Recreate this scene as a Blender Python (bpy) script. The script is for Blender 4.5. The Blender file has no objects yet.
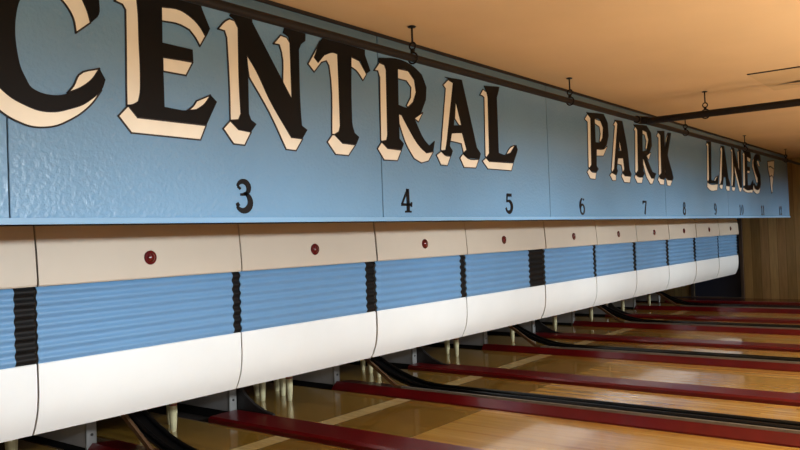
import bpy, bmesh, math, random
from mathutils import Vector, Matrix
random.seed(7)
C = bpy.context.scene.collection
PI = math.pi

# ------------------------------------------------------------------ materials
def srgb(r, g, b):
    f = lambda v: (v/255/12.92) if v/255 <= .04045 else ((v/255+.055)/1.055)**2.4
    return (f(r), f(g), f(b), 1)
def mat(name, col, rough=.5, metal=0, coat=0, spec=.5, bump=0, bscale=40, var=0, vscale=3, stretch=(1,1,1)):
    m = bpy.data.materials.new(name); m.use_nodes = True
    nt = m.node_tree; b = nt.nodes['Principled BSDF']
    b.inputs['Base Color'].default_value = col
    b.inputs['Roughness'].default_value = rough
    b.inputs['Metallic'].default_value = metal
    b.inputs['Specular IOR Level'].default_value = spec
    b.inputs['Coat Weight'].default_value = coat
    b.inputs['Coat Roughness'].default_value = .06
    geo = nt.nodes.new('ShaderNodeNewGeometry')
    mp = nt.nodes.new('ShaderNodeMapping'); mp.inputs['Scale'].default_value = stretch
    nt.links.new(geo.outputs['Position'], mp.inputs['Vector'])
    n = nt.nodes.new('ShaderNodeTexNoise'); n.inputs['Scale'].default_value = vscale
    n.inputs['Detail'].default_value = 4
    nt.links.new(mp.outputs[0], n.inputs['Vector'])
    mr = nt.nodes.new('ShaderNodeMapRange'); mr.inputs['To Min'].default_value = 1-var; mr.inputs['To Max'].default_value = 1+var
    mr.inputs['From Min'].default_value = .3; mr.inputs['From Max'].default_value = .7
    nt.links.new(n.outputs['Fac'], mr.inputs['Value'])
    hs = nt.nodes.new('ShaderNodeHueSaturation'); hs.inputs['Color'].default_value = col
    nt.links.new(mr.outputs[0], hs.inputs['Value']); nt.links.new(hs.outputs[0], b.inputs['Base Color'])
    if bump:
        n2 = nt.nodes.new('ShaderNodeTexNoise'); n2.inputs['Scale'].default_value = bscale; n2.inputs['Detail'].default_value = 3
        nt.links.new(mp.outputs[0], n2.inputs['Vector'])
        bp = nt.nodes.new('ShaderNodeBump'); bp.inputs['Strength'].default_value = bump; bp.inputs['Distance'].default_value = .01
        nt.links.new(n2.outputs['Fac'], bp.inputs['Height']); nt.links.new(bp.outputs[0], b.inputs['Normal'])
    return m
def plank_mat(name, cols, width, axis, rough, coat=0, grain=(30,1,30), jitter=.0, length=2.2, long_axis='Y', seam=.0):
    """boards side by side along `axis`, each board a random tint, with fine grain"""
    m = bpy.data.materials.new(name); m.use_nodes = True
    nt = m.node_tree; b = nt.nodes['Principled BSDF']; N = nt.nodes.new; Lk = nt.links.new
    geo = N('ShaderNodeNewGeometry'); sep = N('ShaderNodeSeparateXYZ'); Lk(geo.outputs['Position'], sep.inputs[0])
    d = N('ShaderNodeMath'); d.operation = 'DIVIDE'; Lk(sep.outputs[axis], d.inputs[0]); d.inputs[1].default_value = width
    fl = N('ShaderNodeMath'); fl.operation = 'FLOOR'; Lk(d.outputs[0], fl.inputs[0])
    w1 = N('ShaderNodeTexWhiteNoise'); w1.noise_dimensions = '1D'; Lk(fl.outputs[0], w1.inputs['W'])
    # staggered board ends
    sc = N('ShaderNodeMath'); sc.operation = 'MULTIPLY_ADD'; Lk(w1.outputs['Value'], sc.inputs[0]); sc.inputs[1].default_value = 7.3
    d2 = N('ShaderNodeMath'); d2.operation = 'DIVIDE'; Lk(sep.outputs[long_axis], d2.inputs[0]); d2.inputs[1].default_value = length
    Lk(d2.outputs[0], sc.inputs[2])
    fl2 = N('ShaderNodeMath'); fl2.operation = 'FLOOR'; Lk(sc.outputs[0], fl2.inputs[0])
    cb = N('ShaderNodeCombineXYZ'); Lk(fl.outputs[0], cb.inputs[0]); Lk(fl2.outputs[0], cb.inputs[1])
    w2 = N('ShaderNodeTexWhiteNoise'); w2.noise_dimensions = '2D'; Lk(cb.outputs[0], w2.inputs['Vector'])
    rp = N('ShaderNodeValToRGB'); cr = rp.color_ramp
    cr.elements[0].color = cols[0]; cr.elements[1].color = cols[-1]
    for i, cc in enumerate(cols[1:-1]): e = cr.elements.new((i+1)/(len(cols)-1)); e.color = cc
    Lk(w2.outputs['Value'], rp.inputs[0])
    mp = N('ShaderNodeMapping'); mp.inputs['Scale'].default_value = grain; Lk(geo.outputs['Position'], mp.inputs['Vector'])
    n = N('ShaderNodeTexNoise'); n.inputs['Scale'].default_value = 1.6; n.inputs['Detail'].default_value = 5; Lk(mp.outputs[0], n.inputs['Vector'])
    mr = N('ShaderNodeMapRange'); mr.inputs['From Min'].default_value = .3; mr.inputs['From Max'].default_value = .7
    mr.inputs['To Min'].default_value = .82; mr.inputs['To Max'].default_value = 1.12; Lk(n.outputs['Fac'], mr.inputs['Value'])
    hs = N('ShaderNodeHueSaturation'); Lk(rp.outputs[0], hs.inputs['Color']); Lk(mr.outputs[0], hs.inputs['Value'])
    out = hs.outputs[0]
    if seam:
        fr = N('ShaderNodeMath'); fr.operation = 'FRACT'; Lk(d.outputs[0], fr.inputs[0])
        lt = N('ShaderNodeMath'); lt.operation = 'LESS_THAN'; Lk(fr.outputs[0], lt.inputs[0]); lt.inputs[1].default_value = seam
        mx = N('ShaderNodeMix'); mx.data_type = 'RGBA'; Lk(lt.outputs[0], mx.inputs[0]); Lk(out, mx.inputs[6]); mx.inputs[7].default_value = tuple(c*.62 for c in cols[0][:3])+(1,)
        out = mx.outputs[2]
    Lk(out, b.inputs['Base Color'])
    b.inputs['Roughness'].default_value = rough; b.inputs['Coat Weight'].default_value = coat; b.inputs['Coat Roughness'].default_value = .08
    # slightly wavy lacquer
    n3 = N('ShaderNodeTexNoise'); n3.inputs['Scale'].default_value = 9; Lk(geo.outputs['Position'], n3.inputs['Vector'])
    bp = N('ShaderNodeBump'); bp.inputs['Strength'].default_value = .04; bp.inputs['Distance'].default_value = .01
    Lk(n3.outputs['Fac'], bp.inputs['Height']); Lk(bp.outputs[0], b.inputs['Normal'])
    if coat: Lk(bp.outputs[0], b.inputs['Coat Normal'])
    return m

M = {}
M['blue']   = mat('fascia_blue_paint', srgb(107,147,180), .27, spec=.5, bump=.55, bscale=38, var=.05, vscale=1.3)
M['trimblue'] = mat('trim_blue_paint', srgb(120,160,192), .35, var=.04)
M['cream']  = mat('cream_letter_paint', srgb(236,231,214), .45, var=.04, vscale=6)
M['black']  = mat('black_letter_paint', srgb(10,10,12), .55, spec=.2, var=.1)
M['line']   = mat('dark_outline_paint', srgb(40,34,32), .6)
M['beige']  = mat('beige_enamel', srgb(192,180,163), .36, spec=.4, var=.03, vscale=2)
M['corr']   = mat('blue_corrugated_sheet', srgb(96,138,176), .3, spec=.6, var=.03, vscale=2)
M['white']  = mat('white_enamel', srgb(217,222,223), .3, spec=.4, var=.02, vscale=3)
M['rubber'] = mat('black_ribbed_strip', srgb(4,4,5), .6, spec=.25)
M['redlens']= mat('dark_red_lens', srgb(84,12,16), .15, coat=.6)
M['ceil']   = mat('ceiling_plaster', srgb(206,176,136), .9, spec=.1, var=.05, vscale=.9, bump=.1, bscale=20)
M['pipe']   = mat('pipe_dark_paint', srgb(22,17,16), .6, spec=.3, var=.15, vscale=8)
M['red']    = mat('red_divider_paint', srgb(100,8,14), .36, coat=.25, var=.12, vscale=5)
M['lip']    = mat('grey_metal_lip', srgb(128,122,116), .45, metal=.1, var=.1, vscale=12)
M['tanlip'] = mat('worn_tan_lip', srgb(96,70,48), .5, var=.2, vscale=12)
M['trough'] = mat('black_return_trough', srgb(12,12,13), .3, spec=.5)
M['plate']  = mat('grey_steel_kickback', srgb(190,190,192), .5, metal=.0, var=.1, vscale=4)
M['flange'] = mat('grey_steel_flange', srgb(150,150,148), .45, metal=.2, var=.1, vscale=6)
M['bolt']   = mat('dark_bolt', srgb(30,28,26), .5)
M['pin']    = mat('aged_candlepin_plastic', srgb(206,200,160), .35, spec=.5, var=.1, vscale=14)
M['pinband']= mat('candlepin_scuff_band', srgb(128,52,42), .5)
M['pit']    = mat('dark_pit', srgb(16,15,16), .8)
M['navy']   = mat('dark_navy_door', srgb(62,72,96), .4)
M['frame']  = mat('grey_door_frame', srgb(92,84,78), .5, var=.1)
M['darkred']= mat('dark_red_floor', srgb(70,12,16), .25, coat=.5, var=.1)
M['guard']  = mat('dark_grey_guard', srgb(44,42,42), .45)
M['sub']    = mat('subfloor', srgb(40,30,24), .8)
M['vent']   = mat('ceiling_panel_cream', srgb(196,168,128), .85, spec=.1)
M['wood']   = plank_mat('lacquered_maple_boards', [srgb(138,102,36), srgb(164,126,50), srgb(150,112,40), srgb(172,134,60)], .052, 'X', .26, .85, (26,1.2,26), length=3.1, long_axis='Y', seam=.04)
M['pine']   = plank_mat('lighter_lane_boards', [srgb(188,142,62), srgb(212,170,88), srgb(198,154,70), srgb(222,182,102)], .052, 'X', .26, .85, (26,1.2,26), length=3.1, long_axis='Y', seam=.015)
M['band']   = plank_mat('pale_lane_band', [srgb(236,206,140), srgb(222,190,122), srgb(242,214,156)], .052, 'X', .26, .85, (26,6,26), length=3.1, long_axis='Y', seam=.04)
M['gutter'] = plank_mat('grey_brown_gutter', [srgb(120,96,68), srgb(132,106,76)], .11, 'X', .2, .9, (20,1.2,20), length=4, long_axis='Y')
M['panel']  = plank_mat('brown_wood_panelling', [srgb(150,128,82), srgb(174,150,98), srgb(156,120,84), srgb(188,164,112), srgb(164,142,90)], .2, 'Y', .5, .1, (1,14,1.2), length=40, long_axis='Z', seam=.05)

# ------------------------------------------------------------------ mesh helpers
def box(bm, x0, x1, y0, y1, z0, z1, bev=0, mi=0):
    r = bmesh.ops.create_cube(bm, size=1)
    vs = r['verts']
    bmesh.ops.scale(bm, vec=(x1-x0, y1-y0, z1-z0), verts=vs)
    bmesh.ops.translate(bm, vec=((x0+x1)/2, (y0+y1)/2, (z0+z1)/2), verts=vs)
    fs = set(f for v in vs for f in v.link_faces)
    for f in fs: f.material_index = mi
    if bev:
        es = list(set(e for v in vs for e in v.link_edges))
        bmesh.ops.bevel(bm, geom=es, offset=bev, segments=2, affect='EDGES', clamp_overlap=True)
def tube(bm, pts, r, seg=10, cap=True):
    rings = []
    for i, p in enumerate(pts):
        p = Vector(p); a = Vector(pts[max(i-1,0)]); b = Vector(pts[min(i+1,len(pts)-1)])
        t = (b-a).normalized(); up = Vector((0,0,1)) if abs(t.z) < .95 else Vector((1,0,0))
        u = t.cross(up).normalized(); v = u.cross(t).normalized()
        rr = r[i] if isinstance(r, (list,tuple)) else r
        rings.append([bm.verts.new(p+u*math.cos(2*PI*k/seg)*rr+v*math.sin(2*PI*k/seg)*rr) for k in range(seg)])
    for A, B in zip(rings, rings[1:]):
        for k in range(seg): f = bm.faces.new((A[k], A[(k+1)%seg], B[(k+1)%seg], B[k])); f.smooth = True
    if cap: bm.faces.new(rings[0]); bm.faces.new(rings[-1][::-1])
def lathe(bm, prof, cx, cy, cz, seg=20, axis='Z'):
    rings = []
    for r, h in prof:
        ring = []
        for k in range(seg):
            a = 2*PI*k/seg
            if axis == 'Z': p = (cx+r*math.cos(a), cy+r*math.sin(a), cz+h)
            else: p = (cx+r*math.cos(a), cy-h, cz+r*math.sin(a))      # axis pointing to -Y
            ring.append(bm.verts.new(p))
        rings.append(ring)
    for A, B in zip(rings, rings[1:]):
        for k in range(seg): f = bm.faces.new((A[k], A[(k+1)%seg], B[(k+1)%seg], B[k])); f.smooth = True
    bm.faces.new(rings[0]); bm.faces.new(rings[-1])
def prof_x(bm, pts, x0, x1, th=.012, smooth=True, nx=1, skew=None):
    """sheet following the (y,z) profile, extruded along X, with thickness th towards +Y"""
    n = len(pts); outs = []
    for i, (y, z) in enumerate(pts):
        a = pts[max(i-1,0)]; b = pts[min(i+1,n-1)]
        ty, tz = b[0]-a[0], b[1]-a[1]; l = math.hypot(ty, tz) or 1
        ny, nz = -tz/l, ty/l
        if ny < 0: ny, nz = -ny, -nz
        outs.append((y+ny*th, z+nz*th))
    rows = []
    for j in range(nx+1):
        x = x0+(x1-x0)*j/nx
        dy = skew(j/nx) if skew else 0
        rows.append(([bm.verts.new((x, y+dy, z)) for y, z in pts], [bm.verts.new((x, y+dy, z)) for y, z in outs]))
    for (F0, B0), (F1, B1) in zip(rows, rows[1:]):
        for i in range(n-1):
            f = bm.faces.new((F0[i], F1[i], F1[i+1], F0[i+1])); f.smooth = smooth
            f = bm.faces.new((B0[i+1], B1[i+1], B1[i], B0[i])); f.smooth = smooth
        bm.faces.new((F0[0], B0[0], B1[0], F1[0])); bm.faces.new((F0[-1], F1[-1], B1[-1], B0[-1]))
    for F, B in (rows[0], rows[-1]):
        for i in range(n-1): bm.faces.new((F[i], F[i+1], B[i+1], B[i]))
def prism_yz(bm, poly, x0, x1):
    """closed (y,z) polygon extruded along X"""
    A = [bm.verts.new((x0, y, z)) for y, z in poly]; B = [bm.verts.new((x1, y, z)) for y, z in poly]
    bm.faces.new(A); bm.faces.new(B[::-1]); n = len(poly)
    for i in range(n): bm.faces.new((A[i], A[(i+1)%n], B[(i+1)%n], B[i]))
def prism_xz(bm, poly, y0, y1):
    A = [bm.verts.new((x, y0, z)) for x, z in poly]; B = [bm.verts.new((x, y1, z)) for x, z in poly]
    bm.faces.new(A); bm.faces.new(B[::-1]); n = len(poly)
    for i in range(n): bm.faces.new((A[i], A[(i+1)%n], B[(i+1)%n], B[i]))
def obj(name, bm, m, parent=None, loc=(0,0,0), **kw):
    bmesh.ops.recalc_face_normals(bm, faces=bm.faces[:])
    for e in bm.edges:
        if len(e.link_faces) == 2 and e.calc_face_angle(0) > .6: e.smooth = False
    me = bpy.data.meshes.new(name); bm.to_mesh(me); bm.free()
    for mm in (m if isinstance(m, (list,tuple)) else [m]): me.materials.append(mm)
    o = bpy.data.objects.new(name, me); C.objects.link(o); o.location = loc
    if parent: o.parent = parent
    for k, v in kw.items(): o[k] = v
    return o
def thing(name, loc, label, cat, group=None):
    o = bpy.data.objects.new(name, None); C.objects.link(o); o.location = loc; o.empty_display_size = .1
    o['label'] = label; o['category'] = cat
    if group: o['group'] = group
    return o
def tag(o, label, cat, group=None):
    o['label'] = label; o['category'] = cat
    if group: o['group'] = group
    return o
def struct(name, bm, m): return obj(name, bm, m, kind='structure')
B = bmesh.new
def flat(name, polys, hole, y, depth, m, parent, origin):
    """polygons in the X-Z plane of the fascia, a thin slab each, via a filled 2D curve"""
    cu = bpy.data.curves.new(name+'_c', 'CURVE'); cu.dimensions = '2D'; cu.fill_mode = 'BOTH'; cu.extrude = depth/2
    for P in polys+([hole] if hole else []):
        sp = cu.splines.new('POLY'); sp.points.add(len(P)-1); sp.use_cyclic_u = True
        for i, (x, z) in enumerate(P): sp.points[i].co = (x-origin[0], z-origin[1], 0, 1)
    tmp = bpy.data.objects.new(name+'_t', cu); C.objects.link(tmp)
    bpy.context.view_layer.update()
    me = bpy.data.meshes.new_from_object(tmp.evaluated_get(bpy.context.evaluated_depsgraph_get()))
    bpy.data.objects.remove(tmp); bpy.data.curves.remove(cu)
    me.transform(Matrix(((1,0,0,0),(0,0,-1,0),(0,1,0,0),(0,0,0,1))))
    me.name = name; me.materials.clear(); me.materials.append(m)
    o = bpy.data.objects.new(name, me); C.objects.link(o); o.parent = parent; o.location = (0, y, 0)
    return o
def ribbon(bm, P, w, y0, y1, closed=True):
    n = len(P)
    for i in range(n if closed else n-1):
        a = Vector(P[i]); b = Vector(P[(i+1)%n]); d = (b-a)
        if d.length < 1e-5: continue
        d.normalize(); q = Vector((-d.y, d.x))*w; e = d*w*.7
        prism_xz(bm, [tuple(a-e+q), tuple(b+e+q), tuple(b+e-q), tuple(a-e-q)], y0, y1)
LETTERS = {
 'C1': dict(face=[(1.751,2.678),(1.684,2.755),(1.637,2.865),(1.623,3.003),(1.640,3.148),(1.689,3.289),(1.770,3.389),(1.869,3.457),(1.995,3.463),(2.106,3.443),(2.172,3.451),(2.209,3.535),(2.264,3.487),(2.279,3.221),(2.276,3.140),(2.234,3.092),(2.213,3.143),(2.187,3.200),(2.145,3.285),(2.071,3.345),(2.002,3.343),(1.933,3.274),(1.885,3.173),(1.856,3.126),(1.832,3.032),(1.827,2.953),(1.833,2.875),(1.850,2.790),(1.877,2.734),(1.892,2.707),(1.936,2.683),(1.987,2.675),(2.050,2.681),(2.088,2.694),(2.160,2.732),(2.218,2.777),(2.272,2.846),(2.303,2.794),(2.280,2.738),(2.226,2.688),(2.169,2.647),(2.102,2.619),(2.016,2.593),(1.933,2.592),(1.864,2.612),(1.806,2.637)],
  hole=None,
  shade=[[(1.751,2.678),(1.806,2.637),(1.864,2.612),(1.933,2.592),(2.016,2.593),(2.102,2.619),(2.169,2.647),(2.226,2.688),(2.280,2.735),(2.226,2.661),(2.156,2.596),(2.089,2.553),(2.024,2.521),(1.961,2.507),(1.891,2.506),(1.832,2.522),(1.785,2.542),(1.729,2.579),(1.658,2.642),(1.602,2.733),(1.571,2.853),(1.566,3.005),(1.583,3.158),(1.621,3.285),(1.646,3.221),(1.625,3.084),(1.623,3.003),(1.637,2.865),(1.684,2.755)],[(2.071,3.174),(2.034,3.197),(1.993,3.198),(1.942,3.216),(1.997,3.336),(2.071,3.345),(2.145,3.285),(2.187,3.200),(2.213,3.143),(2.228,3.087),(2.145,3.018),(2.133,3.089),(2.107,3.136)],[(2.088,2.697),(2.122,2.738),(2.154,2.800),(2.272,2.851),(2.230,2.789),(2.160,2.732)]]),
 'E1': dict(face=[(2.517,3.275),(2.513,3.341),(2.953,3.342),(2.959,3.319),(3.015,3.208),(2.987,3.157),(2.933,3.222),(2.876,3.259),(2.805,3.280),(2.674,3.272),(2.670,3.060),(2.880,3.056),(2.883,2.987),(2.669,2.979),(2.670,2.904),(2.670,2.690),(2.832,2.687),(2.912,2.706),(2.973,2.749),(3.005,2.798),(3.050,2.764),(2.965,2.614),(2.494,2.615),(2.440,2.672),(2.465,2.678),(2.503,2.700),(2.515,2.746),(2.521,2.848),(2.519,3.050)],
  hole=None,
  shade=[[(2.374,3.237),(2.399,3.265),(2.462,3.296),(2.511,3.285),(2.516,3.241),(2.519,3.050),(2.521,2.848),(2.515,2.746),(2.503,2.700),(2.465,2.678),(2.429,2.671),(2.430,2.757),(2.436,2.979),(2.440,3.202),(2.422,3.228)],[(2.437,2.671),(2.494,2.611),(2.965,2.611),(2.920,2.520),(2.453,2.522),(2.376,2.608)],[(2.671,3.269),(2.805,3.278),(2.876,3.253),(2.933,3.216),(2.982,3.156),(2.938,3.088),(2.907,3.133),(2.865,3.173),(2.802,3.190),(2.668,3.187)],[(2.670,2.978),(2.882,2.982),(2.830,2.895),(2.670,2.896)],[(3.005,2.800),(2.958,2.739),(2.897,2.698),(2.832,2.687),(2.876,2.720),(2.900,2.752)]]),
 'N1': dict(face=[(3.173,3.321),(3.201,3.358),(3.358,3.359),(3.360,3.317),(3.692,2.861),(3.696,3.238),(3.684,3.283),(3.634,3.301),(3.650,3.345),(3.846,3.341),(3.843,3.285),(3.798,3.252),(3.776,3.210),(3.774,2.781),(3.780,2.686),(3.833,2.661),(3.782,2.598),(3.677,2.598),(3.487,2.836),(3.378,3.011),(3.306,3.103),(3.308,3.001),(3.304,2.717),(3.322,2.680),(3.366,2.657),(3.318,2.603),(3.217,2.610),(3.161,2.660),(3.220,2.670),(3.241,2.710),(3.236,2.862),(3.241,3.262),(3.214,3.304)],
  hole=None,
  shade=[[(3.080,3.221),(3.142,3.283),(3.174,3.302),(3.214,3.298),(3.241,3.258),(3.236,2.862),(3.241,2.710),(3.220,2.670),(3.153,2.661),(3.155,2.852),(3.147,3.177),(3.131,3.218)],[(3.152,2.658),(3.217,2.609),(3.321,2.602),(3.264,2.513),(3.174,2.515),(3.095,2.604)],[(3.304,3.100),(3.378,3.011),(3.487,2.836),(3.677,2.597),(3.787,2.595),(3.719,2.509),(3.627,2.511),(3.483,2.746),(3.320,2.955),(3.309,3.027)],[(3.543,3.212),(3.610,3.280),(3.665,3.276),(3.695,3.244),(3.696,2.847),(3.615,2.952),(3.614,3.165),(3.595,3.213)]]),
 'T1': dict(face=[(4.001,3.313),(4.023,3.339),(4.488,3.333),(4.486,3.294),(4.545,3.180),(4.501,3.154),(4.436,3.240),(4.328,3.260),(4.310,2.838),(4.314,2.734),(4.334,2.683),(4.385,2.656),(4.348,2.598),(4.197,2.599),(4.116,2.652),(4.162,2.676),(4.178,2.721),(4.179,2.986),(4.177,3.250),(4.129,3.253),(4.034,3.219),(3.967,3.154),(3.930,3.183)],
  hole=None,
  shade=[[(3.996,3.309),(3.930,3.183),(3.967,3.154),(4.034,3.219),(4.129,3.253),(4.177,3.250),(4.179,2.986),(4.178,2.721),(4.162,2.676),(4.114,2.653),(4.086,2.653),(4.095,3.047),(4.081,3.147),(4.056,3.179),(4.003,3.160),(3.925,3.080),(3.865,3.127)],[(4.090,2.649),(4.116,2.650),(4.197,2.596),(4.342,2.594),(4.259,2.509),(4.119,2.509),(4.035,2.593)],[(4.327,3.253),(4.420,3.238),(4.501,3.147),(4.457,3.094),(4.385,3.156),(4.324,3.177)]]),
 'R1': dict(face=[(4.655,3.299),(4.939,3.329),(5.124,3.296),(5.224,3.249),(5.283,3.151),(5.268,3.043),(5.189,2.919),(5.097,2.867),(5.228,2.701),(5.297,2.656),(5.378,2.704),(5.350,2.617),(5.254,2.594),(5.171,2.634),(5.007,2.786),(4.925,2.880),(4.886,2.884),(4.883,2.685),(4.938,2.648),(4.908,2.599),(4.727,2.599),(4.667,2.641),(4.718,2.657),(4.733,2.702),(4.746,3.242),(4.703,3.263),(4.653,3.267)],
  hole=[(4.895,3.251),(5.036,3.254),(5.117,3.191),(5.136,3.090),(5.089,3.001),(5.017,2.951),(4.886,2.957)],
  shade=[[(4.596,3.192),(4.662,3.262),(4.724,3.255),(4.744,3.218),(4.733,2.702),(4.718,2.657),(4.654,2.645),(4.646,2.656),(4.662,3.147),(4.640,3.195)],[(4.654,2.640),(4.727,2.595),(4.908,2.593),(4.850,2.505),(4.680,2.501),(4.602,2.584)],[(4.895,3.251),(5.036,3.254),(5.117,3.191),(5.136,3.090),(5.089,3.001),(5.017,2.953),(4.997,2.964),(5.057,3.038),(5.069,3.122),(5.010,3.168),(4.890,3.170)],[(4.888,2.884),(4.925,2.880),(5.007,2.786),(5.171,2.634),(5.254,2.594),(5.357,2.611),(5.279,2.527),(5.176,2.505),(5.076,2.535),(4.977,2.641),(4.890,2.806)],[(5.097,2.870),(5.225,2.933),(5.156,2.846)]]),
 'A1': dict(face=[(5.569,3.281),(5.843,3.294),(5.969,2.943),(6.055,2.697),(6.121,2.643),(6.094,2.592),(5.901,2.590),(5.829,2.625),(5.881,2.662),(5.814,2.812),(5.646,2.790),(5.606,2.678),(5.651,2.637),(5.624,2.591),(5.538,2.595),(5.479,2.625),(5.541,2.634),(5.560,2.683),(5.708,3.239),(5.646,3.266)],
  hole=[(5.730,3.090),(5.813,2.878),(5.683,2.866)],
  shade=[[(5.541,3.207),(5.623,3.264),(5.701,3.247),(5.560,2.683),(5.541,2.636),(5.479,2.627),(5.469,2.638),(5.578,3.180)],[(5.471,2.621),(5.538,2.590),(5.619,2.587),(5.563,2.502),(5.463,2.503),(5.400,2.586)],[(5.730,3.090),(5.813,2.878),(5.775,2.875),(5.708,2.929)],[(5.643,2.798),(5.819,2.813),(5.885,2.662),(5.829,2.631),(5.802,2.713),(5.617,2.723)],[(5.817,2.621),(5.901,2.586),(6.090,2.587),(6.032,2.505),(5.831,2.500),(5.768,2.582)]]),
 'L1': dict(face=[(6.232,3.292),(6.517,3.320),(6.490,3.263),(6.457,3.210),(6.454,2.672),(6.588,2.661),(6.689,2.687),(6.807,2.775),(6.834,2.727),(6.742,2.596),(6.273,2.584),(6.226,2.610),(6.279,2.654),(6.290,3.214)],
  hole=None,
  shade=[[(6.153,3.196),(6.211,3.256),(6.273,3.240),(6.293,3.190),(6.279,2.656),(6.226,2.614),(6.206,2.627),(6.227,3.182),(6.197,3.193)],[(6.217,2.611),(6.273,2.579),(6.742,2.590),(6.695,2.511),(6.246,2.507),(6.152,2.577)],[(6.786,2.769),(6.689,2.687),(6.598,2.664),(6.693,2.742)]]),
 'P2': dict(face=[(8.555,3.291),(9.064,3.325),(9.178,3.225),(9.193,3.063),(9.117,2.945),(9.018,2.888),(8.804,2.873),(8.783,2.666),(8.840,2.632),(8.775,2.588),(8.629,2.593),(8.564,2.626),(8.637,2.670),(8.665,3.235)],
  hole=[(8.782,3.242),(8.962,3.235),(9.039,3.149),(9.007,3.023),(8.934,2.968),(8.783,2.952)],
  shade=[[(8.496,3.206),(8.582,3.272),(8.665,3.235),(8.637,2.670),(8.576,2.631),(8.548,2.642),(8.573,3.178)],[(8.566,2.621),(8.629,2.591),(8.775,2.583),(8.737,2.502),(8.592,2.506),(8.505,2.581)],[(8.788,3.236),(8.961,3.228),(9.033,3.149),(9.001,3.022),(8.934,2.968),(8.905,2.972),(8.945,3.067),(8.923,3.151),(8.788,3.181)],[(8.810,2.871),(9.018,2.885),(9.148,2.932),(9.009,2.801),(8.802,2.788)]]),
 'A2': dict(face=[(9.410,3.285),(9.667,3.298),(9.813,2.930),(9.854,2.668),(9.920,2.618),(9.895,2.588),(9.684,2.587),(9.619,2.618),(9.678,2.660),(9.641,2.814),(9.477,2.804),(9.417,2.673),(9.449,2.636),(9.400,2.583),(9.260,2.607),(9.336,2.656),(9.505,3.243)],
  hole=[(9.551,3.047),(9.609,2.899),(9.501,2.896)],
  shade=[[(9.364,3.217),(9.442,3.276),(9.506,3.250),(9.336,2.656),(9.267,2.615),(9.244,2.639),(9.409,3.209)],[(9.253,2.607),(9.393,2.578),(9.380,2.511),(9.269,2.509),(9.186,2.574)],[(9.477,2.802),(9.647,2.812),(9.680,2.673),(9.620,2.626),(9.583,2.720),(9.449,2.726)],[(9.550,3.041),(9.603,2.902),(9.568,2.900),(9.535,2.962)],[(9.612,2.615),(9.684,2.582),(9.894,2.583),(9.856,2.499),(9.660,2.498),(9.567,2.577)]]),
 'R2': dict(face=[(10.068,3.290),(10.564,3.323),(10.732,3.233),(10.742,3.050),(10.596,2.927),(10.496,2.888),(10.726,2.681),(10.879,2.665),(10.797,2.599),(10.675,2.595),(10.529,2.700),(10.378,2.865),(10.363,2.679),(10.413,2.645),(10.338,2.595),(10.136,2.601),(10.080,2.625),(10.167,2.676),(10.201,3.228)],
  hole=[(10.393,3.251),(10.554,3.238),(10.627,3.126),(10.547,2.980),(10.365,2.948)],
  shade=[[(10.075,3.217),(10.140,3.277),(10.207,3.242),(10.167,2.676),(10.088,2.634),(10.061,2.651),(10.117,3.207)],[(10.072,2.617),(10.135,2.595),(10.345,2.590),(10.298,2.509),(10.125,2.506),(10.031,2.580)],[(10.400,3.246),(10.553,3.231),(10.619,3.125),(10.540,2.993),(10.485,2.989),(10.530,3.104),(10.477,3.183),(10.393,3.190)],[(10.378,2.865),(10.529,2.700),(10.674,2.590),(10.797,2.595),(10.705,2.511),(10.625,2.509),(10.478,2.601),(10.375,2.775)],[(10.513,2.897),(10.703,2.959),(10.601,2.844)]]),
 'K2': dict(face=[(10.985,3.283),(11.300,3.311),(11.284,3.015),(11.457,3.295),(11.603,3.308),(11.397,2.964),(11.625,2.632),(11.574,2.597),(11.359,2.598),(11.275,2.633),(11.263,2.882),(11.230,2.690),(11.280,2.640),(11.218,2.598),(11.030,2.603),(11.001,2.636),(11.100,2.684),(11.119,3.244)],
  hole=None,
  shade=[[(10.963,3.209),(11.028,3.264),(11.122,3.237),(11.100,2.684),(11.018,2.643),(10.987,2.664),(11.036,3.187)],[(11.000,2.630),(11.030,2.600),(11.217,2.590),(11.190,2.516),(11.036,2.516),(10.935,2.582)],[(11.310,3.047),(11.406,3.246),(11.456,3.289),(11.360,3.094)],[(11.267,2.882),(11.284,2.633),(11.349,2.592),(11.574,2.592),(11.472,2.507),(11.338,2.509),(11.258,2.706)]]),
 'L3': dict(face=[(13.416,3.324),(13.694,3.337),(13.605,2.679),(13.844,2.663),(14.085,2.779),(13.998,2.623),(13.506,2.609),(13.411,2.634),(13.477,2.687),(13.529,3.268)],
  hole=None,
  shade=[[(13.389,3.258),(13.477,3.309),(13.537,3.277),(13.482,2.679),(13.401,2.642),(13.369,2.666),(13.456,3.246)],[(13.386,2.625),(13.505,2.603),(14.003,2.616),(13.943,2.508),(13.490,2.503),(13.352,2.551)],[(14.013,2.760),(13.845,2.668),(13.771,2.664),(13.917,2.739)]]),
 'A3': dict(face=[(14.283,3.313),(14.504,3.316),(14.705,2.752),(14.810,2.646),(14.769,2.603),(14.555,2.613),(14.539,2.757),(14.381,2.750),(14.321,2.620),(14.174,2.622),(14.265,2.717),(14.390,3.260)],
  hole=None,
  shade=[[(14.247,3.250),(14.331,3.295),(14.389,3.251),(14.250,2.699),(14.161,2.625),(14.098,2.623),(14.278,3.199)],[(14.160,2.614),(14.326,2.613),(14.276,2.540),(14.179,2.537),(14.104,2.579)],[(14.390,2.848),(14.522,2.854),(14.507,2.925),(14.414,2.920)],[(14.548,2.605),(14.775,2.599),(14.748,2.516),(14.580,2.516),(14.515,2.565)]]),
 'N3': dict(face=[(14.993,3.337),(15.175,3.335),(15.505,2.898),(15.534,3.320),(15.479,3.343),(15.717,3.352),(15.677,3.291),(15.656,2.607),(15.507,2.608),(15.181,3.033),(15.130,2.605),(14.975,2.600),(15.031,2.728),(15.070,3.298)],
  hole=None,
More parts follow.
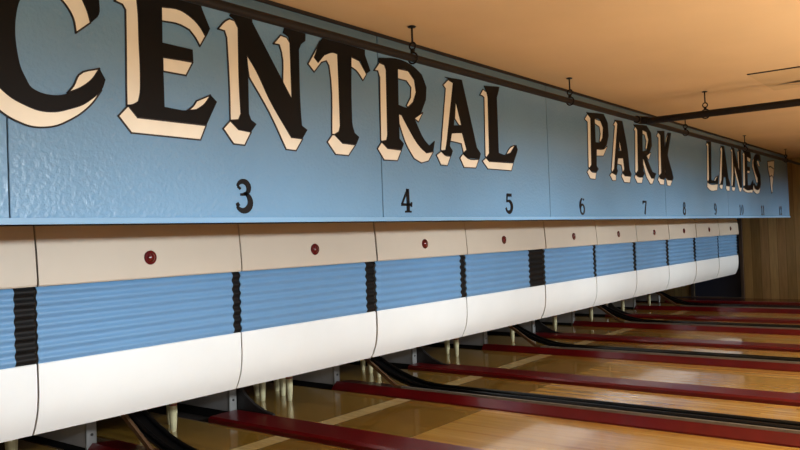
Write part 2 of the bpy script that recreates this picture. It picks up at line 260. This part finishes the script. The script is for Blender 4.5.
  shade=[[(14.941,3.270),(15.036,3.305),(15.080,3.270),(15.031,2.728),(14.971,2.615),(14.901,2.613),(15.020,3.248)],[(14.926,2.595),(15.164,2.594),(15.081,2.521),(14.936,2.532)],[(15.178,3.014),(15.499,2.604),(15.655,2.599),(15.566,2.522),(15.457,2.531),(15.170,2.883)],[(15.431,3.275),(15.515,3.300),(15.501,2.917),(15.447,2.985)]]),
 'E3': dict(face=[(15.828,3.336),(16.417,3.344),(16.476,3.217),(16.362,3.217),(16.151,3.240),(16.123,3.035),(16.337,3.030),(16.325,2.963),(16.110,2.963),(16.105,2.669),(16.337,2.673),(16.578,2.789),(16.511,2.600),(15.912,2.589),(15.787,2.624),(15.901,2.663),(15.958,3.290)],
  hole=None,
  shade=[[(15.807,3.261),(15.921,3.299),(15.974,3.252),(15.909,2.663),(15.788,2.628),(15.755,2.658),(15.847,3.225)],[(15.770,2.612),(15.910,2.581),(16.509,2.590),(16.456,2.526),(15.901,2.530),(15.731,2.561)],[(16.157,3.228),(16.441,3.205),(16.347,3.130),(16.144,3.154)],[(16.109,2.955),(16.323,2.955),(16.275,2.907),(16.100,2.907)]]),
 'S3': dict(face=[(16.722,3.254),(16.999,3.335),(17.155,3.335),(17.265,3.319),(17.294,3.189),(17.108,3.224),(16.951,3.215),(16.885,3.135),(17.188,2.910),(17.213,2.717),(16.992,2.609),(16.647,2.620),(16.610,2.736),(16.833,2.672),(16.965,2.740),(16.941,2.840),(16.700,3.003),(16.641,3.132)],
  hole=None,
  shade=[[(16.602,3.190),(16.691,3.226),(16.641,3.132),(16.700,3.003),(16.941,2.840),(16.941,2.747),(16.844,2.734),(16.713,2.890),(16.551,3.046)],[(16.579,2.705),(16.645,2.610),(16.991,2.603),(17.167,2.662),(17.050,2.547),(16.845,2.511),(16.538,2.570)],[(16.940,3.202),(17.110,3.191),(17.176,3.078),(16.995,3.131)]]),
}
EMBLEM = [(17.913,3.234),(18.575,3.293),(18.546,3.103),(18.405,2.897),(18.290,2.717),(18.273,2.585),(18.191,2.561),(18.120,2.690),(18.076,2.906),(17.953,3.052)]
# ------------------------------------------------------------------ camera
cam_d = bpy.data.cameras.new('camera'); cam = bpy.data.objects.new('camera', cam_d); C.objects.link(cam)
yaw, pitch, roll = (math.radians(v) for v in (52.4665, .9402, -2.1257))
fw = Vector((math.sin(yaw)*math.cos(pitch), math.cos(yaw)*math.cos(pitch), math.sin(pitch)))
rt0 = Vector((math.cos(yaw), -math.sin(yaw), 0)); up0 = rt0.cross(fw)
rt = rt0*math.cos(roll)+up0*math.sin(roll); up = up0*math.cos(roll)-rt0*math.sin(roll)
m4 = Matrix((( rt.x, up.x, -fw.x, 0), (rt.y, up.y, -fw.y, 0), (rt.z, up.z, -fw.z, 1.89), (0,0,0,1)))
cam.matrix_world = m4
cam_d.sensor_width = 36; cam_d.lens = 36*766.05/800; cam_d.clip_end = 200
bpy.context.scene.camera = cam

# ------------------------------------------------------------------ main numbers
YS, YM, YP = 3.732, 4.855, 6.715         # fascia, pin masks, kickback fronts
ZB, ZC = 2.03, 3.495                     # fascia foot, ceiling
XW = 20.9                                # panelled end wall

# ------------------------------------------------------------------ setting
bm = B(); box(bm, -6, 21.2, -9, 9.6, -.3, -.06); struct('floor', bm, M['sub'])
bm = B(); box(bm, -6, 21.2, -9, 9.6, ZC, ZC+.12); struct('ceiling', bm, M['ceil'])
# end wall with a dark doorway
bm = B()
for y0, y1, z0, z1 in ((-9,5.1,-.06,ZC), (6.28,9.6,-.06,ZC), (5.1,6.28,2.1,ZC)): box(bm, XW, XW+.12, y0, y1, z0, z1)
struct('wall_right', bm, M['panel'])
bm = B(); box(bm, XW+.06, XW+.1, 5.1, 6.28, 0, 2.1); door = struct('door_1', bm, M['navy'])
bm = B()
box(bm, XW-.03, XW+.05, 5.02, 5.10, 0, 2.18, .006); box(bm, XW-.03, XW+.05, 6.28, 6.36, 0, 2.18, .006); box(bm, XW-.03, XW+.05, 5.02, 6.36, 2.1, 2.18, .006)
obj('door_frame', bm, M['frame'], door)
bm = B(); box(bm, XW-.10, XW+.1, 5.02, 6.9, -.06, .035, .006); struct('trim_1', bm, M['frame'])
bm = B(); box(bm, -6, XW, 9.3, 9.42, -.06, ZC); struct('wall_back', bm, M['pit'])
bm = B(); box(bm, -5.9, 20.0, YS-.018, YS+.03, ZB-.008, ZB+.024, .004); struct('trim_2', bm, M['trimblue'])
bm = B(); box(bm, -5.9, 20.0, YS+.031, 4.84, ZB+.03, ZB+.06); struct('trim_3', bm, M['beige'])
bm = B(); box(bm, -5.9, 20.02, YS-.012, YS+.03, ZC-.025, ZC, .003); struct('trim_4', bm, M['line'])

# fascia boards
bounds = [-5.9, -1.1, 1.78, 4.65, 7.52, 11.25, 14.65, 20.0]
flab = ['blue textured fascia board at the far left end beyond the lettering',
        'blue textured fascia board under the left edge of the large C',
        'blue textured fascia board above lane number 3, behind letters E, N and T',
        'blue textured fascia board above lane numbers 4 and 5, behind letters R, A and L',
        'blue textured fascia board above lane numbers 6 and 7, behind the word PARK',
        'blue textured fascia board above lane numbers 8 and 9, where the word LANES begins',
        'blue textured fascia board at the far end above lane numbers 10 to 12']
for i, (a, b) in enumerate(zip(bounds, bounds[1:])):
    if i == 0: continue
    bm = B(); box(bm, a+.004, b-.004, YS, YS+.03, ZB+.025, ZC-.026, .002)
    tag(obj('fascia_board', bm, M['blue']), flab[i], 'fascia board', 'painted boards of the blue fascia')
bm = B(); box(bm, 19.94, 20.0, YS+.031, 4.84, ZB+.061, ZC-.01); struct('trim_5', bm, M['blue'])

# ------------------------------------------------------------------ painted lettering
words = [('C1','C','large','first letter of CENTRAL, cut by left edge'), ('E1','E','large','second letter of CENTRAL'),
 ('N1','N','large','third letter of CENTRAL'), ('T1','T','large','fourth letter of CENTRAL'), ('R1','R','large','fifth letter of CENTRAL'),
 ('A1','A','large','sixth letter of CENTRAL'), ('L1','L','large','last letter of CENTRAL'),
 ('P2','P','mid-sized','first letter of PARK'), ('A2','A','mid-sized','second letter of PARK'), ('R2','R','mid-sized','third letter of PARK'), ('K2','K','mid-sized','last letter of PARK'),
 ('L3','L','distant','first letter of LANES'), ('A3','A','distant','second letter of LANES'), ('N3','N','distant','third letter of LANES'),
 ('E3','E','distant','fourth letter of LANES'), ('S3','S','distant','last letter of LANES')]
def smooth(P, n=4, lim=44):
    """round the gentle bends of a traced outline, keep its sharp corners"""
    N_ = len(P); V = [Vector((p[0], p[1])) for p in P]; T = []
    for i in range(N_):
        a = V[i]-V[i-1]; b = V[(i+1)%N_]-V[i]
        sm = a.length > 1e-6 and b.length > 1e-6 and math.degrees(abs(a.angle(b))) < lim and max(a.length, b.length) < 5*min(a.length, b.length)
        T.append(((a.normalized()*b.length+b.normalized()*a.length).normalized()) if sm else None)
    out = []
    for i in range(N_):
        p, q = V[i], V[(i+1)%N_]; t0, t1 = T[i], T[(i+1)%N_]
        out.append((p.x, p.y))
        if t0 is None and t1 is None: continue
        d = q-p; L_ = d.length; m0 = (t0 if t0 is not None else d.normalized())*L_; m1 = (t1 if t1 is not None else d.normalized())*L_
        for k in range(1, n):
            u = k/n; h = (2*u**3-3*u*u+1)*p+(u**3-2*u*u+u)*m0+(-2*u**3+3*u*u)*q+(u**3-u*u)*m1
            out.append((h.x, h.y))
    return out
for k_, d_ in LETTERS.items():
    lm = 46 if k_ in ('C1', 'S3') else 24
    d_['face'] = smooth(d_['face'], 4, lm); d_['shade'] = [smooth(P, 4, lm) for P in d_['shade']]
    if d_['hole']: d_['hole'] = smooth(d_['hole'], 4, 50)
def area(P): return sum(P[i][0]*P[(i+1)%len(P)][1]-P[(i+1)%len(P)][0]*P[i][1] for i in range(len(P)))
for key, ch, size, where in words:
    d = LETTERS[key]; xs = [p[0] for p in d['face']]; zs = [p[1] for p in d['face']]
    ox, oz = sum(xs)/len(xs), min(zs)
    t = thing('sign_letter', (ox, YS, oz), 'black serif letter %s with cream shade, %s' % (ch, where), 'letter', 'letters painted on the blue fascia')
    sh = flat('drop_shade', d['shade'], None, -.003, .004, M['cream'], t, (ox, oz))
    for P in d['shade']:
        bm = B(); ribbon(bm, [(x-ox, z-oz) for x, z in P], .0045, -.0062, -.0004); obj('outline', bm, M['line'], t)
    hole = d['hole']
    if hole and area(hole)*area(d['face']) > 0: hole = hole[::-1]
    flat('face', [d['face']], hole, -.006, .008, M['black'], t, (ox, oz))
xs = [p[0] for p in EMBLEM]; ox, oz = sum(xs)/len(xs), min(p[1] for p in EMBLEM)
t = thing('painted_emblem', (ox, YS, oz), 'small cream emblem tapering downward, painted right of the word LANES', 'emblem')
flat('emblem_face', [EMBLEM], None, -.002, .004, M['cream'], t, (ox, oz))
bm = B()
ribbon(bm, [(x-ox, z-oz) for x, z in EMBLEM], .012, -.0062, -.0004)
obj('outline', bm, M['line'], t); bm = B()
ribbon(bm, [(18.02-ox, 3.12-oz), (18.2-ox, 3.14-oz), (18.5-ox, 3.1-oz)], .012, -.0062, -.0004, False)
obj('emblem_line', bm, M['line'], t); bm = B()
ribbon(bm, [(18.1-ox, 2.92-oz), (18.27-ox, 2.95-oz), (18.4-ox, 2.9-oz)], .012, -.0062, -.0004, False)
obj('emblem_line', bm, M['line'], t)

# numerals: strokes as (x, z, half width) on a 0..1 wide, 0..1.3 tall grid
def arc(cx, cz, rx, rz, a0, a1, n, w0, w1=None, wm=None):
    w1 = w0 if w1 is None else w1; out = []
    for i in range(n+1):
        t = i/n; a = math.radians(a0+(a1-a0)*t)
        w = w0+(w1-w0)*t
        if wm: w += (wm-(w0+w1)/2)*math.sin(PI*t)
        out.append((cx+rx*math.cos(a), cz+rz*math.sin(a), w))
    return out
G = {
 '0': [arc(.5,.65,.34,.58,90,450,28,.05,.05)] + [arc(.5,.65,.34,.55,-50,50,8,.06,.06,.13), arc(.5,.65,.34,.55,130,230,8,.06,.06,.13)],
 '1': [[(.5,.05,.11),(.5,1.2,.11)], [(.5,1.22,.08),(.25,1.05,.05)], [(.22,.05,.05),(.78,.05,.05)]],
 '2': [[(.2,.85,.1),(.16,.98,.1)], arc(.48,.92,.32,.32,165,-20,12,.05,.1,.11), [(.78,.82,.1),(.5,.45,.06),(.15,.1,.06)], [(.15,.1,.09),(.5,.12,.1),(.8,.08,.1),(.88,.3,.05)]],
 '3': [arc(.45,.97,.29,.27,165,-80,14,.05,.06,.12), [(.28,1.02,.1),(.22,.94,.08)], arc(.44,.4,.36,.36,85,-150,16,.05,.06,.14), [(.2,.22,.09),(.12,.36,.07)], [(.3,.7,.05),(.5,.71,.06)]],
 '4': [[(.62,.05,.12),(.62,1.25,.12)], [(.62,1.22,.07),(.1,.42,.06)], [(.06,.42,.07),(.95,.42,.07)], [(.36,.05,.05),(.88,.05,.05)], [(.9,.3,.05),(.92,.55,.05)]],
 '5': [[(.25,1.15,.1),(.82,1.15,.1)], [(.28,1.2,.06),(.24,.68,.05)], arc(.45,.42,.36,.36,120,-150,16,.05,.06,.14), [(.18,.2,.09),(.1,.34,.07)]],
 '6': [arc(.72,.65,.58,.6,110,200,10,.05,.12,.12), arc(.5,.4,.33,.35,0,360,24,.08,.08), [(.72,1.18,.08),(.78,1.08,.08)]],
 '7': [[(.1,1.15,.1),(.9,1.15,.1)], [(.88,1.15,.07),(.62,.6,.09),(.5,.05,.12)], [(.12,1.2,.05),(.1,.92,.05)]],
 '8': [arc(.5,.95,.27,.25,0,360,20,.08,.08), arc(.5,.38,.34,.33,0,360,22,.09,.09)],
 '9': [arc(.5,.88,.32,.34,0,360,24,.08,.08), arc(.28,.62,.58,.6,-70,20,10,.05,.12,.12), [(.3,.1,.08),(.22,.22,.08)]],
}
def stroke(bm, S, sx, sz, ox, y0, y1):
    L_, R_ = [], []
    for i, (x, z, w) in enumerate(S):
        a = S[max(i-1,0)]; b = S[min(i+1,len(S)-1)]
        dx, dz = b[0]-a[0], b[1]-a[1]; l = math.hypot(dx, dz) or 1
        nx, nz = -dz/l*w, dx/l*w
        L_.append(((x+nx)*sx+ox, (z+nz)*sz)); R_.append(((x-nx)*sx+ox, (z-nz)*sz))
    for i in range(len(S)-1): prism_xz(bm, [L_[i], L_[i+1], R_[i+1], R_[i]], y0, y1)
NX = {3:3.25, 4:4.955, 5:6.63, 6:8.34, 7:10.38, 8:12.1, 9:13.8, 10:15.55, 11:17.3, 12:19.0}
for n, x in NX.items():
    s = str(n); w = .165; h = .155
    tot = len(s)*w; o = None
    if len(s) > 1: o = thing('lane_number', (x, YS, 2.078), '', 'number')
    for i, c in enumerate(s):
        bm = B()
        for S in G[c]: stroke(bm, S, w*.98, h, -tot/2+i*w, -.005, -.0002)
        if o: obj('digit', bm, M['black'], o)
        else: o = obj('lane_number', bm, M['black'], None, (x, YS, 2.09+(.0 if n < 6 else -.012)))
    tag(o, 'small black numeral %d painted low on the blue fascia' % n, 'number', 'lane numbers along the foot of the fascia')

# ------------------------------------------------------------------ pin masks
edges = {1:-.97, 2:.74, 3:2.475, 4:4.166, 5:5.905, 6:7.575, 7:9.574, 8:11.32, 9:13.029, 10:14.728, 11:16.433, 12:18.154, 13:19.85}
blackw = {3:.14, 4:.075, 5:.14, 6:.11, 7:.44, 8:.09, 9:.12, 10:.12, 11:.12, 12:.06, 13:.12, 2:.1}
btnx = {2:1.6, 3:3.311, 4:5.028, 5:6.733, 6:8.44, 7:10.484, 8:12.2, 9:13.9, 10:15.62, 11:17.36, 12:19.1}
def upper_profile():  return [(4.872,2.052),(4.866,1.99),(4.856,1.9),(4.848,1.8),(4.842,1.72),(4.842,1.672),(4.85,1.662)]
def corr_profile():
    n = 7; pts = []
    for i in range(n*8+1):
        t = i/(n*8); z = 1.664-(1.664-1.16)*t
        pts.append((4.878+.009*math.cos(2*PI*n*t), z))
    return pts
def lower_profile():
    return [(4.866,1.166),(4.854,1.163),(4.853,1.14),(4.852,1.07),(4.852,1.0),(4.856,.94),(4.864,.88),(4.876,.83),(4.893,.785),(4.914,.74),(4.940,.697)]
for k in range(2, 13):
    x0, x1 = edges[k], edges[k+1]; bw = blackw[k+1]; e = .006+.0012*max(k-5,0)
    skip = {5:.010, 7:.012, 11:.012}.get(k, 0)
    t = thing('pin_mask', ((x0+x1)/2, YM, .7), '', 'pin mask', 'row of pin masks under the fascia')
    t['label'] = {2:'partial pin mask at the far left, cut by the left edge', 3:'largest whole pin mask, left of numeral 3',
        4:'pin mask between numerals 3 and 4, second largest in view', 5:'pin mask directly below numeral 4', 6:'pin mask below numeral 5 with a wide black strip at its right',
        7:'pin mask directly below numeral 6', 8:'pin mask between numerals 6 and 7', 9:'pin mask directly below numeral 7', 10:'pin mask directly below numeral 8',
        11:'pin mask directly below numeral 9, next to last of the row', 12:'last and smallest pin mask, beside the brown panelled wall'}[k]
    ox = t.location.x
    a, b = x0-ox+e+skip, x1-ox-e
    def sh(bm): bmesh.ops.translate(bm, vec=(0,-YM,-.7), verts=bm.verts[:]); return bm
    bm = B(); prof_x(bm, upper_profile(), a, b, .014, nx=4, skew=lambda u: -.004*math.sin(PI*u)); obj('upper_panel', sh(bm), M['beige'], t)
    bm = B(); prof_x(bm, corr_profile(), a, x1-ox-bw, .006, nx=1); obj('ribbed_panel', sh(bm), M['corr'], t)
    bm = B(); prof_x(bm, [(y+.004, z) for y, z in corr_profile()], x1-ox-bw+.001, b, .006, nx=1); obj('ribbed_strip', sh(bm), M['rubber'], t)
    bm = B(); prof_x(bm, [(y+.024, z) for y, z in lower_profile()], a, b, .014, nx=6, skew=lambda u: -.006*math.sin(PI*u)); obj('lower_panel', sh(bm), M['white'], t)
    if k == 12:
        bm = B(); prism_yz(bm, [(4.89,.76),(4.86,1.1),(4.88,2.0),(5.1,2.0),(5.1,.76)], x1-ox+.004, x1-ox+.03); obj('end_cheek', sh(bm), M['rubber'], t)
    if k in btnx:
        bm = B(); lathe(bm, [(.052,-.004),(.052,.008),(.047,.013),(.034,.014),(.028,.021),(.013,.027),(.001,.028)], btnx[k]-ox, 4.848, 1.812, 22, 'Y')
        obj('indicator_lamp', sh(bm), M['redlens'], t)
# ------------------------------------------------------------------ lanes (wood x-ranges), dividers and ball returns
lanes = {2:(.75,2.02), 3:(2.42,3.82), 4:(4.16,5.23), 5:(5.64,7.17), 6:(7.56,8.78), 7:(9.17,10.80), 8:(11.13,12.45), 9:(12.88,14.28), 10:(14.66,15.92), 11:(16.32,17.66), 12:(18.06,19.3)}
LY0, LY1 = -8.5, 8.3
LANE_LABEL = {2:'glossy maple lane left of the one under the largest mask, off the left edge', 3:'glossy maple lane at the bottom left under the largest mask, mostly out of view',
 4:'glossy maple lane with pins just left of bottom centre, short piece in view', 5:'glossy maple lane filling the bottom right corner, nearest of the full lanes'}
for k_, w_ in zip(range(6, 13), ('second','third','fourth','fifth','sixth','seventh','eighth')): LANE_LABEL[k_] = 'glossy maple lane, %s one up from the bottom right corner' % w_
for k, (a, b) in lanes.items():
    t = thing('bowling_lane', ((a+b)/2, 0, 0), LANE_LABEL[k], 'lane', 'bowling lanes')
    ox = (a+b)/2
    gw = .11
    bm = B(); box(bm, a-ox+gw, b-ox-gw*.5, LY0, 4.4, -.06, 0); obj('lane_boards', bm, M['pine'], t)
    bm = B(); box(bm, a-ox+gw, b-ox-gw*.5, 4.4, 5.395, -.06, 0); obj('darker_boards', bm, M['wood'], t)
    bm = B(); box(bm, a-ox+gw, b-ox-gw*.5, 5.605, LY1, -.06, 0); obj('pin_deck', bm, M['wood'], t)
    bm = B(); box(bm, a-ox+gw, b-ox-gw*.5, 5.395, 5.605, -.06, 0); obj('pale_board_band', bm, M['band'], t)  # paler strip running across the lane
    bm = B(); box(bm, a-ox, a-ox+gw, LY0, LY1, -.06, -.012); obj('gutter', bm, M['gutter'], t)
    bm = B(); box(bm, b-ox-gw*.5, b-ox, LY0, LY1, -.06, -.012); obj('gutter', bm, M['gutter'], t)
lk = sorted(lanes)
def ramp(y): return 0 if y < 5.2 else .29*(y-5.2)**2      # height of the ball return above its flat run
def lramp(y): return 0 if y < 5.72 else .64*(y-5.72)
bm = B(); box(bm, 9.17, 9.40, LY0, 1.78, .0005, .014, .003)
tag(obj('gutter_cover', bm, M['guard']), 'dark grey flat cover strip on a lane edge at the right side of the photo', 'cover strip')
for a_, b_ in zip(lk, lk[1:]):
    x0, x1 = lanes[a_][1], lanes[b_][0]; ox = (x0+x1)/2
    if a_ % 2 == 1:     # ball return between the lanes of two pairs: red kerb, grey lip, black trough
        t = thing('ball_return_track', (ox, 0, 0), 'red-sided ball return with grey lip and black trough between lanes %d and %d' % (a_, b_), 'ball return', 'ball returns between lane pairs')
        xa, xb = x0-ox, x1-ox; xl = max(xb-.275, xa+.09); H = .1
        bm = B(); prism_xz(bm, [(xa,-.06),(xa,.004),(xl-.016,H-.018),(xb,H-.05),(xb,-.06)], LY0, 6.7); obj('red_kerb', bm, M['red'], t)
        ys = [LY0, -2, 2, 4, 5.2]+[5.2+.1241*i for i in range(1, 13)]
        top = [(y, H+ramp(y)) for y in ys]
        bm = B(); lt = [(LY0, H), (4, H), (5.66, H)]
        prism_yz(bm, [(y, z-.05) for y, z in lt]+[(y, z+.006) for y, z in lt[::-1]], xl-.014, xl+.022); lp = obj('lip', bm, M['lip'], t)
        bm = B(); lt = [(5.66, H), (5.74, H+.01), (5.9, H+lramp(5.9)), (6.3, H+lramp(6.3)), (6.69, H+lramp(6.69))]
        prism_yz(bm, [(y, z-.045) for y, z in lt]+[(y, z+.006) for y, z in lt[::-1]], xl-.008, xl+.022); obj('rising_lip', bm, M['tanlip'], t)
        bm = B(); prism_yz(bm, [(y, z-.028) for y, z in top]+[(y, z-.008) for y, z in top[::-1]], xl+.023, xb-.002); obj('trough', bm, M['trough'], t)
        bm = B(); tube(bm, [(xl+.06, y, z+.012) for y, z in top], .02, 10); obj('rail', bm, M['trough'], t)
        bm = B(); tube(bm, [(xb-.05, y, z+.012) for y, z in top], .02, 10); obj('rail', bm, M['trough'], t)
    else:               # plain red divider
        t = thing('lane_divider', (ox, 0, 0), 'low glossy red divider board between lanes %d and %d' % (a_, b_), 'divider', 'red dividers within lane pairs')
        xa, xb = x0-ox, x1-ox; gx = {2:2.25, 4:5.636, 6:9.022, 8:12.72, 10:16.15, 12:19.5}[a_]
        bm = B(); prism_xz(bm, [(xa,-.06),(xa,.03),(xa+.03,.05),(xb-.02,.05),(xb,.03),(xb,-.06)], LY0, 6.7); obj('cap_board', bm, M['red'], t)
        bm = B(); prism_yz(bm, [(6.15,0),(6.15,.05),(6.3,.075),(6.45,.13),(6.6,.22),(6.72,.36),(6.8,.55),(6.84,.8),(6.84,1.1),(7.6,1.1),(7.6,0)], gx-ox+.012, gx-ox+.05); obj('curved_guard', bm, M['guard'], t)
# last strip to the end wall
bm = B(); box(bm, 19.3, 20.895, LY0, LY1, -.06, .012); struct('trim_6', bm, M['darkred'])
t = thing('lane_divider', (19.6, 0, 0), 'farthest red divider with grey edge, beyond lane 12 by the panelled wall', 'divider', None)
bm = B(); prism_xz(bm, [(-.12,.013),(-.12,.03),(-.08,.05),(.14,.05),(.14,.013)], LY0, 6.6); obj('cap_board', bm, M['red'], t)

# kickback panels
px = [2.25, 3.948, 5.636, 7.344, 9.022, 11.018, 12.72, 14.425, 16.15, 17.81, 19.5]
for i, x in enumerate(px):
    where = ['beside the mask edge at far left', 'between lanes 3 and 4', 'between lanes 4 and 5', 'between lanes 5 and 6', 'between lanes 6 and 7', 'between lanes 7 and 8', 'between lanes 8 and 9', 'between lanes 9 and 10', 'between lanes 10 and 11', 'between lanes 11 and 12', 'beyond lane 12'][i]
    t = thing('kickback_panel', (x-.05, YP, .0), 'grey steel kickback panel below the masks %s' % where, 'side panel', 'kickback panels at the lane ends')
    xz = .014 if i == 10 else -.058
    bm = B(); box(bm, -.05, -.02, .02, 1.5, .04, 1.5, .003); obj('side_sheet', bm, M['plate'], t)
    bm = B(); box(bm, -.052, .05, -.004, .03, xz-.003, 1.5, .004); obj('front_flange', bm, M['flange'], t)
    bm = B(); lathe(bm, [(.014,0),(.014,.006),(.008,.009)], 0, -.004, .16, 8, 'Y'); obj('bolt', bm, M['bolt'], t)
    bm = B(); box(bm, -.018, .05, .031, 1.5, xz, 1.5); box(bm, -.049, -.017, .031, 1.5, xz, .039); obj('machine_side', bm, M['pit'], t)

# ------------------------------------------------------------------ candlepins
pin_prof = [(.027,0),(.030,.004),(.034,.06),(.040,.15),(.0425,.235),(.040,.32),(.034,.41),(.030,.462),(.026,.47)]
def make_pin():
    t = thing('candlepin', (0,0,0), '', 'candlepin')
    bm = B(); lathe(bm, pin_prof, 0, 0, 0, 16); obj('pin_body', bm, M['pin'], t)
    bm = B(); lathe(bm, [(.0365,.262),(.0429,.263),(.0429,.283),(.0365,.284)], 0, 0, 0, 16); obj('scuff_band', bm, M['pinband'], t)  # red band around the pin
    return t
proto = make_pin(); first = True
rows = [(0,0,'front pin'), (-.17,.29,'second-row left pin'), (.17,.29,'second-row right pin'), (-.34,.58,'third-row left pin'), (0,.58,'third-row middle pin'), (.34,.58,'third-row right pin'),
        (-.51,.87,'back-row far left pin'), (-.17,.87,'back-row inner left pin'), (.17,.87,'back-row inner right pin'), (.51,.87,'back-row far right pin')]
pc = {3:3.1, 4:4.78, 5:6.42, 6:8.1, 7:10.03, 8:11.8, 9:13.45, 10:15.15, 11:16.9, 12:18.6}
for k, x in pc.items():
    for i, (dx, dy, lab) in enumerate(rows):
        if i not in {3:(2,5,8), 4:(0,1,2), 5:(0,1,2,4,5), 6:(0,2,5), 7:(0,2)}.get(k, (0,)): continue
        if first: t = proto; first = False
        else:
            t = proto.copy(); C.objects.link(t)
            for ch in proto.children:
                c = ch.copy(); c.parent = t; C.objects.link(c)
        t.location = (x+dx+random.uniform(-.006,.006), 6.68+dy, 0)
        t['label'] = 'pale candlepin, %s of the rack standing on lane %d' % (lab, k)
        t['group'] = 'candlepins set at the ends of the lanes'

# ------------------------------------------------------------------ sprinkler pipes and hangers
t = thing('sprinkler_pipe', (0, 3.42, 3.25), 'long dark sprinkler pipe running along in front of the blue fascia', 'pipe')
bm = B(); tube(bm, [(-2,0,0),(20.85,0,0)], .03, 14); obj('pipe_run', bm, M['pipe'], t)
bm = B()
for x in (9.45,): tube(bm, [(x-.09,0,0),(x+.09,0,0)], .046, 14); tube(bm, [(x,0,-.0),(x,-.12,-.02)], .05, 14)
obj('tee_fitting', bm, M['pipe'], t)
t = thing('branch_pipe', (9.45, 3.3, 3.225), 'thicker dark pipe branching from the sprinkler pipe out across the ceiling', 'pipe')
bm = B(); tube(bm, [(0,0,0),(0,-11,0)], .042, 14); obj('pipe_run', bm, M['pipe'], t)
hx = [(4.69,3.42,3.25,.03,'above the letter R of CENTRAL'), (7.45,3.42,3.25,.03,'between the words CENTRAL and PARK'), (11.3,3.42,3.25,.03,'just behind the branch pipe above the letter K'), (14.7,3.42,3.25,.03,'above the word LANES'), (18.2,3.42,3.25,.03,'at the far end near the panelled wall'),
      (9.45,2.62,3.225,.042,'holding the branch pipe')]
for x, y, z, r, w in hx:
    t = thing('pipe_hanger', (x, y, z), 'thin dark threaded hanger with ring, %s' % w, 'hanger', 'hangers holding the ceiling pipes')
    rr = r+.012
    bm = B()
    pts = [(0, rr*math.sin(2*PI*i/16), rr*math.cos(2*PI*i/16)) for i in range(17)]
    tube(bm, pts, .007, 8, False)
    box(bm, -.012, .012, -.014, .014, rr-.004, rr+.03, .003)
    pts = [(0, .028*math.sin(2*PI*i/12), rr+.05+.028*math.cos(2*PI*i/12)) for i in range(13)]
    tube(bm, pts, .007, 8, False); obj('ring', bm, M['pipe'], t)
    bm = B(); tube(bm, [(0,0,rr+.075),(0,0,ZC-z)], .008, 8); obj('rod', bm, M['pipe'], t)
    bm = B(); lathe(bm, [(.028,-.012),(.034,-.006),(.02,0.0)], 0, 0, ZC-z, 14); obj('ceiling_flange', bm, M['pipe'], t)

# ceiling panel with a dark slot at the right
t = thing('ceiling_access_panel', (8.9, 1.2, ZC), 'thin-edged ceiling panel with a dark slot at the far right of the ceiling', 'ceiling panel')
bm = B(); box(bm, -.145, 1.15, -1.6, .78, -.008, -.001); obj('panel_sheet', bm, M['vent'], t)
bm = B()
for (x0, x1, y0, y1) in ((-.16,-.145,-1.6,.78),): box(bm, x0, x1, y0, y1, -.012, -.001)
obj('panel_edge', bm, M['line'], t)
bm = B()
for tri in (((.755,.697),(.327,-.435),(.82,-.34)), ((.755,.697),(1.33,-.2),(1.45,-.19))):
    bm.faces.new([bm.verts.new((x, y, -.0095)) for x, y in tri])
obj('dark_slot', bm, M['trough'], t)

# ------------------------------------------------------------------ light
def area_light(name, loc, target, sx, sy, power, col, spread=180):
    d = bpy.data.lights.new(name, 'AREA'); d.shape = 'RECTANGLE'; d.size = sx; d.size_y = sy; d.energy = power; d.color = col; d.spread = math.radians(spread)
    o = bpy.data.objects.new(name, d); C.objects.link(o); o.location = loc
    o.rotation_euler = (Vector(target)-Vector(loc)).to_track_quat('-Z', 'Y').to_euler()
    return o
COOL = (.88,.95,1.0); WARM = (1.0,.85,.66)
# long row of shielded fluorescent fittings washing the masks
for i, x in enumerate((-1.0, 3.0, 7.0, 11.0, 15.0, 19.0)):
    area_light('mask_wash_light', (x, -.6, 2.3), (x, 4.8, 1.27), 3.6, .15, [34,31,29,26,23,19][i], COOL, 42)
# unseen warm panels near the floor, added to brighten the ceiling
for x, y, p in ((0, -1.8, 320), (6.5, -1.8, 225), (13, -1.6, 120)):
    area_light('approach_light', (x, y, .25), (x, y+.9, 3.5), 4.5, 2.2, p, WARM, 120)
# unseen warm panels over the lanes, added to brighten floor and end wall
for x, p in ((4, 60), (9, 70), (14, 60), (18.5, 45)):
    area_light('lane_fill_light', (x, -.4, 3.4), (x, .6, 0), 3.0, .3, p, (1.0,.90,.72), 120)
# unseen dim strips added behind the masks to lift kickbacks and pins
for x in (4, 8, 12, 16):
    area_light('pin_deck_fill_light', (x, 5.3, .95), (x, 7.2, .2), 3.6, .08, 3.0, (1.0,.95,.85), 150)
w = bpy.data.worlds.new('world'); bpy.context.scene.world = w; w.use_nodes = True
w.node_tree.nodes['Background'].inputs[0].default_value = (1.0,.92,.84,1); w.node_tree.nodes['Background'].inputs[1].default_value = .12
vs = bpy.context.scene.view_settings; vs.view_transform = 'Standard'; vs.look = 'None'; vs.exposure = 0
